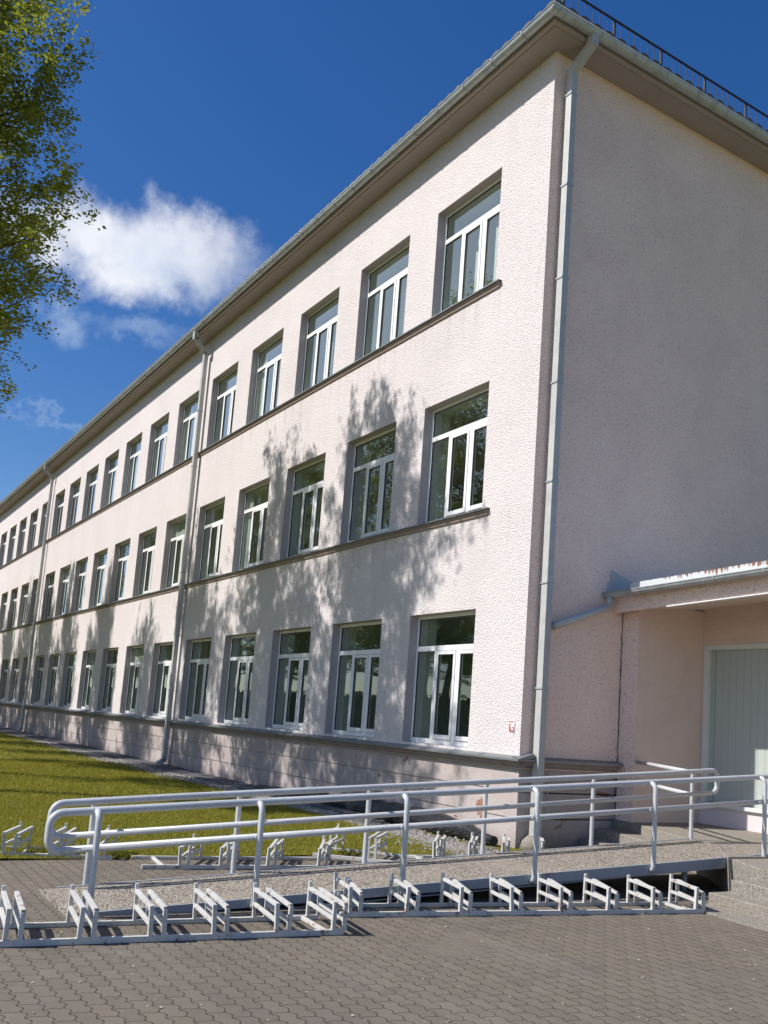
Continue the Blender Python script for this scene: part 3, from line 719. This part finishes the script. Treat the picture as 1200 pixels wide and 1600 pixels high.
E2 = empty('side_steps', (.9, 1.2, 0)); tag(E2, 'short concrete steps in the corner behind the ramp, mostly in shade', 'steps')
for pl, z1 in (([(.0, 1.38), (.62, 1.30), (1.80, .84), (1.80, 1.3), (.0, 1.75)], .25), ([(.0, 1.10), (.66, 1.0), (1.80, .52), (1.80, 1.2), (0, 1.5)], .125)):
    w = MB(); w.prism([(p-.9, q-1.2) for p, q in pl], -.1, z1, lambda t, p, q: (p, q, t)); w.build('step', M['concrete'], E2, bevel=.012)

# ---------------------------------------------------------------- ramp and handrails
def nearx(y): return 2.76+(3.08-2.76)*(y+6.2)/7.01
def farx(y): return 1.83+(1.97-1.83)*(y+6.1)/7.13
def rz(y): return .018+(.385-.018)*(y+6.1)/(7.0)
Rm = empty('access_ramp', (2.4, -2.7, 0)); tag(Rm, 'long sloping access ramp with pebbled deck and grey steel side channel', 'ramp')
Mi = Matrix.Translation((-2.4, 2.7, 0))
w = MB(); ys = (-6.25, .92)
P = []
for y in ys:
    xa, xb, z = farx(y)+.012, nearx(y)-.012, rz(y)
    P += [(xa, y, z-.05), (xb, y, z-.05), (xb, y, z), (xa, y, z)]
P = [tuple(Mi @ Vector(p)) for p in P]
i = len(w.v); w.v += P
for f in ((0, 1, 2, 3), (5, 4, 7, 6), (3, 2, 6, 7), (1, 0, 4, 5), (1, 5, 6, 2), (0, 3, 7, 4)): w.f.append(tuple(i+k for k in f)); w.sm.append(False)
w.build('deck', M['aggregate'], Rm)
for side, fxn in ((1, nearx), (-1, farx)):
    w = MB()
    P = []
    for y in (-6.1, .95):
        x = fxn(y)+side*.0; z = rz(y); h = min(.095, z+.04)
        P += [(x-.012, y, max(-.03, z-.105)), (x+.012, y, max(-.03, z-.105)), (x+.012, y, z+.006), (x-.012, y, z+.006)]
    P = [tuple(Mi @ Vector(p)) for p in P]; w.v += P
    for f in ((0, 1, 2, 3), (5, 4, 7, 6), (3, 2, 6, 7), (1, 0, 4, 5), (1, 5, 6, 2), (0, 3, 7, 4)): w.f.append(f); w.sm.append(False)
    # bottom flange
    for (ya, yb) in ((-4.6, .93),):
        a = Mi @ Vector((fxn(ya)-side*.02, ya, rz(ya)-.095)); b = Mi @ Vector((fxn(yb)-side*.02, yb, rz(yb)-.095)); w.bar(a, b, .05, .008)
    w.build('side_channel', M['channel'], Rm)
w = MB()
for y in (-4.4, -2.9, -1.4, -.2):
    for x in (farx(y)+.15, nearx(y)-.15): w.tube([Mi @ Vector((x, y, -.02)), Mi @ Vector((x, y, rz(y)-.05))], .03, 10)
w.build('support_leg', M['channel'], Rm)

def arc(c, r, a0, a1, fn, n=7): return [fn(c[0]+r*math.cos(a0+(a1-a0)*i/n), c[1]+r*math.sin(a0+(a1-a0)*i/n)) for i in range(n+1)]
def handrail(fxn, side, yl, yr, posts, label, right_loop, zb0, yb0):
    H = empty('handrail', (fxn(-2.5), -2.5, rz(-2.5))); tag(H, label, 'handrail')
    Mh = Matrix.Translation(-Vector(H.location))
    X = lambda y: fxn(y)-side*.035
    top = lambda y: zb0+.0683*(y-yb0); low = lambda y: top(y)-.262
    r = .028; c = .09
    # top rail with U bend at the left end, continuing into the lower bar
    pts = []
    yr_ = yr
    p = lambda y, z: Mh @ Vector((X(y), y, z))
    if right_loop:
        pts += [p(yr-c, low(yr)), *arc((yr-c, low(yr)+c), c, -math.pi/2, 0, p)[1:], *arc((yr-c, top(yr)-c), c, 0, math.pi/2, p)]
    else: pts += [p(yr, top(yr))]
    for k in range(1, 8): yy = yr-c-(yr-yl-2*c)*k/8; pts.append(p(yy, top(yy)))
    pts += arc((yl+c, top(yl)-c), c, math.pi/2, math.pi, p); pts += arc((yl+c, low(yl)+c), c, math.pi, 1.5*math.pi, p)
    w = MB(); w.tube(pts, r, 14); w.build('top_rail', M['rail'], H)
    w = MB(); w.tube([p(yl+c, low(yl+c)), p(yr-(c if right_loop else 0), low(yr))], .0255, 12); w.build('lower_bar', M['rail'], H)
    for y in posts:
        w = MB(); xo = fxn(y)+side*.045; q = .07
        P0 = [Vector((X(y), y, top(y)-.004))]
        P0 += [Vector((X(y)+side*.05, y, top(y)-.012)), Vector((xo-side*.006, y, top(y)-.04)), Vector((xo, y, top(y)-.075))]
        zb = rz(y)-.055
        P0 += [Vector((xo, y, zb+.05)), Vector((xo-side*.004, y, zb+.022)), Vector((xo-side*.03, y, zb))]
        w.tube([Mh @ v for v in P0], .0235, 12)
        w.tube([Mh @ Vector((X(y), y, low(y))), Mh @ Vector((xo, y, low(y)))], .014, 8)
        w.build('post', M['rail'], H)
    return H, Mh, X, top, low
handrail(nearx, 1, -6.42, 3.0 if False else 2.2, (-6.115, -4.91, -3.635, -2.28, -.84, .735), 'near side tubular grey handrail of the ramp, closest to the front bicycle racks', False, .712, -6.115)
H2, Mh, X2, top2, low2 = handrail(farx, -1, -6.22, 1.36, (-5.88, -4.645, -3.35, -1.99, -.53, 1.03), 'far side tubular grey handrail of the ramp with a branch to the porch wall', True, .690, -5.88)
w = MB()
for zf in (top2, low2):
    a = Vector((X2(1.03)-.05, 1.05, zf(1.03)-.02)); b = Vector((XW+.0, 1.84, zf(1.03)+.02)); w.tube([Mh @ a, Mh @ b], .027, 12)
w.build('side_rail', M['rail'], H2)

# ---------------------------------------------------------------- bicycle racks
def rack(label, ox, oy, heading, stations, depth, length, start=-.12, hs=(.27, .215), gap=.085, flip=False, cross=(0.0,), tilt=0, mat='rack', skew=0.0):
    """rails run along local +y; front rail at local x=depth (towards the camera), back rail at x=0"""
    root = empty('bicycle_rack', (ox, oy, 0)); root.rotation_euler = (0, 0, heading); tag(root, label, 'bicycle rack', 'white steel bicycle racks around the ramp')
    t = .030
    for xr in (0, depth):
        w = MB(); w.box(xr-t/2, xr+t/2, start, start+length, .002, .002+t*(1.25 if xr else 1)); w.build('base_rail', M[mat], root, bevel=.003)
    for yc in cross:
        w = MB(); w.box(t/2, depth-t/2, yc-t/2, yc+t/2, .004, .03); w.build('cross_bar', M[mat], root, bevel=.003)
    for si, sy in enumerate(stations):
        for li in (0, 1):
            y = sy+(gap if li else 0); tall = (li == 0)
            hb = hs[0]+random.uniform(-.006, .006); ht = hs[0]-.045 if tall else hs[0]-.05; hf = hs[0]-.06 if tall else hs[1]-.02
            lean = random.uniform(-.012, .012); tw = .024
            xb, xf = .0, depth; yb = y+skew*depth
            w = MB()
            # back post (taller, with a stub above the sloping bar)
            w.bar((xb, yb, .03), (xb, yb+lean, hb if tall else ht+.01), tw, tw, (1, 0, 0))
            w.bar((xf, y, .03), (xf, y+lean, hf+(.012 if tall else .0)), tw+.004, tw+.004, (1, 0, 0))
            w.bar((xb+tw/2, yb+lean, ht), (xf+.008, y+lean, hf), tw+.005, tw)
            zm = .55; w.bar((xb+tw/2, yb+lean*zm, ht*zm), (xf-tw/2, y+lean*zm, hf*zm-.01), tw, tw)
            o = w.build('wheel_holder', M[mat], root, bevel=.002)
            if not tall and not flip:
                c_ = MB(); c_.box(xf-.011, xf+.0135, y+lean-.0125, y+lean+.0125, hf+.0105, hf+.014); c_.build('end_cap', M['cap'], o)
    return root
random.seed(21)
def st(n, a, s): return [a+s*i for i in range(n)]
# front left, front right
hA = math.atan2(-(3.66-3.555), (5.09-5.92)*-1)*.9
rack('white steel bicycle rack at the front left, nearest to the camera', 3.005, -6.80, R(-5.6), [.07, .49, .92, 1.33, 1.76, 2.17], .475, 4.0, start=-1.75, cross=(2.13,))
rack('white steel bicycle rack in front of the raised ramp, ending beside the steps', 2.86, -4.27, R(-9.6), [.05+.465*i for i in range(8)], .345, 3.42, start=-.03, hs=(.272, .19), cross=(1.1, 3.25))
rack('low white bicycle rack at the left edge, standing at the lawn border', -.32, -6.42, R(-16.5), [-.08, .335, .74, 1.14], .43, 2.6, start=-1.3, cross=(.50,), skew=.22)
rack('white bicycle rack with a bent diagonal bar behind the start of the ramp', .44, -5.0, R(-7.5), [.24, .62, 1.08, 1.60], .56, 2.05, start=-.10, hs=(.25, .24), gap=.075, cross=(.1,), skew=.45)
rack('white bicycle rack turned askew on the grass behind the ramp', .06, -2.66, R(-43), [.0, .50], .60, 1.1, start=-.1, hs=(.30, .27), gap=.08, cross=(-.05,))
rack('white bicycle rack beside the black membrane near the building corner', .62, -1.98, R(-9), [.05, .48, .90, 1.33], .42, 1.9, start=-.05, hs=(.29, .27), gap=.07, skew=.6)

# ---------------------------------------------------------------- trees
def make_tree(seed, H, crown_r, z0, leafy=1.0, nl=26000, leafs=.045):
    rg = random.Random(seed); nr = np.random.default_rng(seed)
    w = MB(); tips = []
    def limb(p, d, ln, r, lvl):
        n = 5 if lvl < 2 else 4; pts = [p.copy()]; q = p.copy(); dd = d.normalized()
        for k in range(n):
            dd = (dd+Vector((rg.gauss(0, .13), rg.gauss(0, .13), rg.gauss(0, .08)+(.06 if lvl < 2 else -.01)))).normalized()
            q = q+dd*ln/n; pts.append(q.copy())
        rr = [r*(1-.72*k/n) for k in range(n+1)]
        w.tube(pts, rr, 8 if lvl == 0 else (6 if lvl == 1 else 4), caps=False)
        if lvl >= 2:
            for k in range(1, n+1): tips.append((pts[k], ln))
        if lvl < 3:
            cnt = {1: 8, 2: 5}[lvl] if lvl else 0
            for c in range(cnt):
                t = (c+.8)/(cnt+.3)*n; i = min(int(t), n-1); b = pts[i].lerp(pts[i+1], t-i)
                dirp = (pts[i+1]-pts[i]).normalized(); ax = Vector((rg.gauss(0, 1), rg.gauss(0, 1), rg.gauss(0, 1))).cross(dirp).normalized()
                nd = (dirp*.75+ax*.8).normalized(); limb(b, nd, ln*(.50 if lvl == 1 else .55)*rg.uniform(.7, 1.2), r*(1-.6*t/n)*.5, lvl+1)
    tp = [Vector((0, 0, -.1))]; k = 12
    for i in range(1, k+1): tp.append(Vector((tp[-1].x+rg.gauss(0, .05), tp[-1].y+rg.gauss(0, .05), (H*.93)*i/k)))
    R0 = .17
    w.tube(tp, [R0*(1.15 if i == 0 else 1-.88*i/k) for i in range(k+1)], 10, caps=False)
    nb = 30
    for i in range(nb):
        z = z0*.82+(H*.90-z0*.82)*((i+.5)/nb)**.95; j = min(int(z/(H*.93)*k), k-1); p = tp[j].lerp(tp[j+1], z/(H*.93)*k-j)
        f = (z-z0*.82)/(H-z0*.82); a = i*2.399+rg.uniform(-.3, .3)
        rad = crown_r*(math.sin(math.pi*min(1, (.30+.66*f)))**1.15)*rg.uniform(.75, 1.12)
        el = R(20+38*f); ln = max(.5, rad/math.cos(el)*.92)
        limb(p, Vector((math.cos(a)*math.cos(el), math.sin(a)*math.cos(el), math.sin(el))), ln, max(.012, .062*(1-f*.75)), 1)
    # leaves hang around the twigs
    T = np.array([t[0][:] for t in tips]); n = int(nl*leafy)
    # cluster: some twigs bear more
    wt = nr.random(len(T))**2.2+.10; wt /= wt.sum(); idx = nr.choice(len(T), n, p=wt)
    P = T[idx]+nr.normal(0, .075, (n, 3))
    a = nr.uniform(0, 2*np.pi, n); ti = nr.uniform(-1.0, 1.0, n); s = leafs*nr.uniform(.6, 1.3, n)
    u = np.stack([np.cos(a), np.sin(a), ti*.5], -1); u /= np.linalg.norm(u, axis=1)[:, None]
    v = np.cross(u, nr.normal(0, 1, (n, 3))); v /= np.linalg.norm(v, axis=1)[:, None]
    nn = np.cross(u, v)*.25
    V = np.stack([P-u*s[:, None], P+v*s[:, None]*.55+nn*s[:, None], P+u*s[:, None], P-v*s[:, None]*.55+nn*s[:, None]], 1).reshape(-1, 3)
    F = np.concatenate([np.array([[0, 1, 2], [0, 2, 3]])[None]+4*np.arange(n)[:, None, None]]).reshape(-1, 3)
    return w, V, F
def add_tree(name, x, y, rot, proto, label, sc=1.0, szs=1.0, leafmat='leaf', group=None):
    root = empty(name, (x, y, 0)); root.rotation_euler = (0, 0, rot); root.scale = (sc, sc, szs)
    tag(root, label, 'tree', group)
    for o in proto:
        c = o if o.parent is None and not o.get('used') else o.copy()
        if c is not o: col.objects.link(c)
        o['used'] = 1
        if 'used' in c: pass
        c.parent = root
    return root
def proto(*a, **k):
    w, V, F = make_tree(*a, **k); t = w.build('trunk', M['bark']); c = npmesh('crown', V, F, M['leaf']); return [t, c]
PA = proto(11, 14.3, 2.25, 6.9, nl=78000, leafs=.040)
PB = proto(23, 13.9, 2.2, 6.6, nl=52000, leafs=.042)
TG = 'row of young lindens along the lawn'
TY = -7.35
spec = [(-6.55, 0.4, PA, 1.0, 1.0, 'leafy linden nearest the camera, its crown hanging in at the upper left'),
        (-10.3, 2.1, PB, 1.0, 1.0, 'second linden in the row along the lawn, behind the nearest one'),
        (-14.5, 4.0, PB, .9, .92, 'third linden in the row along the lawn, counted from the camera'),
        (-18.8, 1.2, PB, .72, .82, 'thinner fourth linden in the row along the lawn'),
        (-23.4, 5.1, PA, .9, .90, 'fifth linden in the row along the lawn'),
        (-28.2, 3.0, PB, 1.0, .93, 'sixth linden in the row along the lawn'),
        (-32.0, 0.9, PA, .95, .92, 'seventh linden in the row along the lawn'),
        (-35.7, 2.6, PB, 1.0, .94, 'eighth linden in the row along the lawn'),
        (-40.0, 4.4, PA, .95, .92, 'last linden at the far end of the row along the lawn')]
for x, ro, pr, sc, sz, lb in spec: add_tree('linden_tree', x, TY, ro, pr, lb, sc, sz, group=TG)
random.seed(31)
for k in range(14):
    add_tree('reflection_tree', -24-k*7.5+random.uniform(-2, 2), -29+random.uniform(-3, 3), random.uniform(0, 6), PA if k % 2 else PB, 'tall green tree added out of view across the lawn to darken window reflections', 2.1, random.uniform(.8, 1.0), group='added tall trees across the lawn')  # unseen trees added to darken the lower window reflections
hv, hf = [], []
nh = 30000; P = np.stack([rng.uniform(-140, -12, nh), -25.5+rng.normal(0, .45, nh), rng.uniform(0, 3.4, nh)], -1); A1 = rng.normal(0, .13, (nh, 3)); A2 = rng.normal(0, .13, (nh, 3))
hV = np.stack([P-A1, P+A1, P+A2], 1).reshape(-1, 3); hF = np.arange(3*nh).reshape(-1, 3)
hd = empty('reflection_hedge', (-76, -25.5, 0)); tag(hd, 'long dark green hedge added out of view across the lawn to darken window reflections', 'hedge')  # hedge added out of view, hides the bright horizon in window reflections
c_ = npmesh('foliage', hV-np.array([-76, -25.5, 0]), hF, M['farleaf'], hd)
w = MB(); w.box(-64, 64, -.4, .4, 0, 3.2); w.build('branch_mass', M['bark'], hd)
for o in PA+PB:
    if 'used' in o: del o['used']
for o in list(bpy.data.objects):
    if 'used' in o: del o['used']

S.render.engine = 'CYCLES'
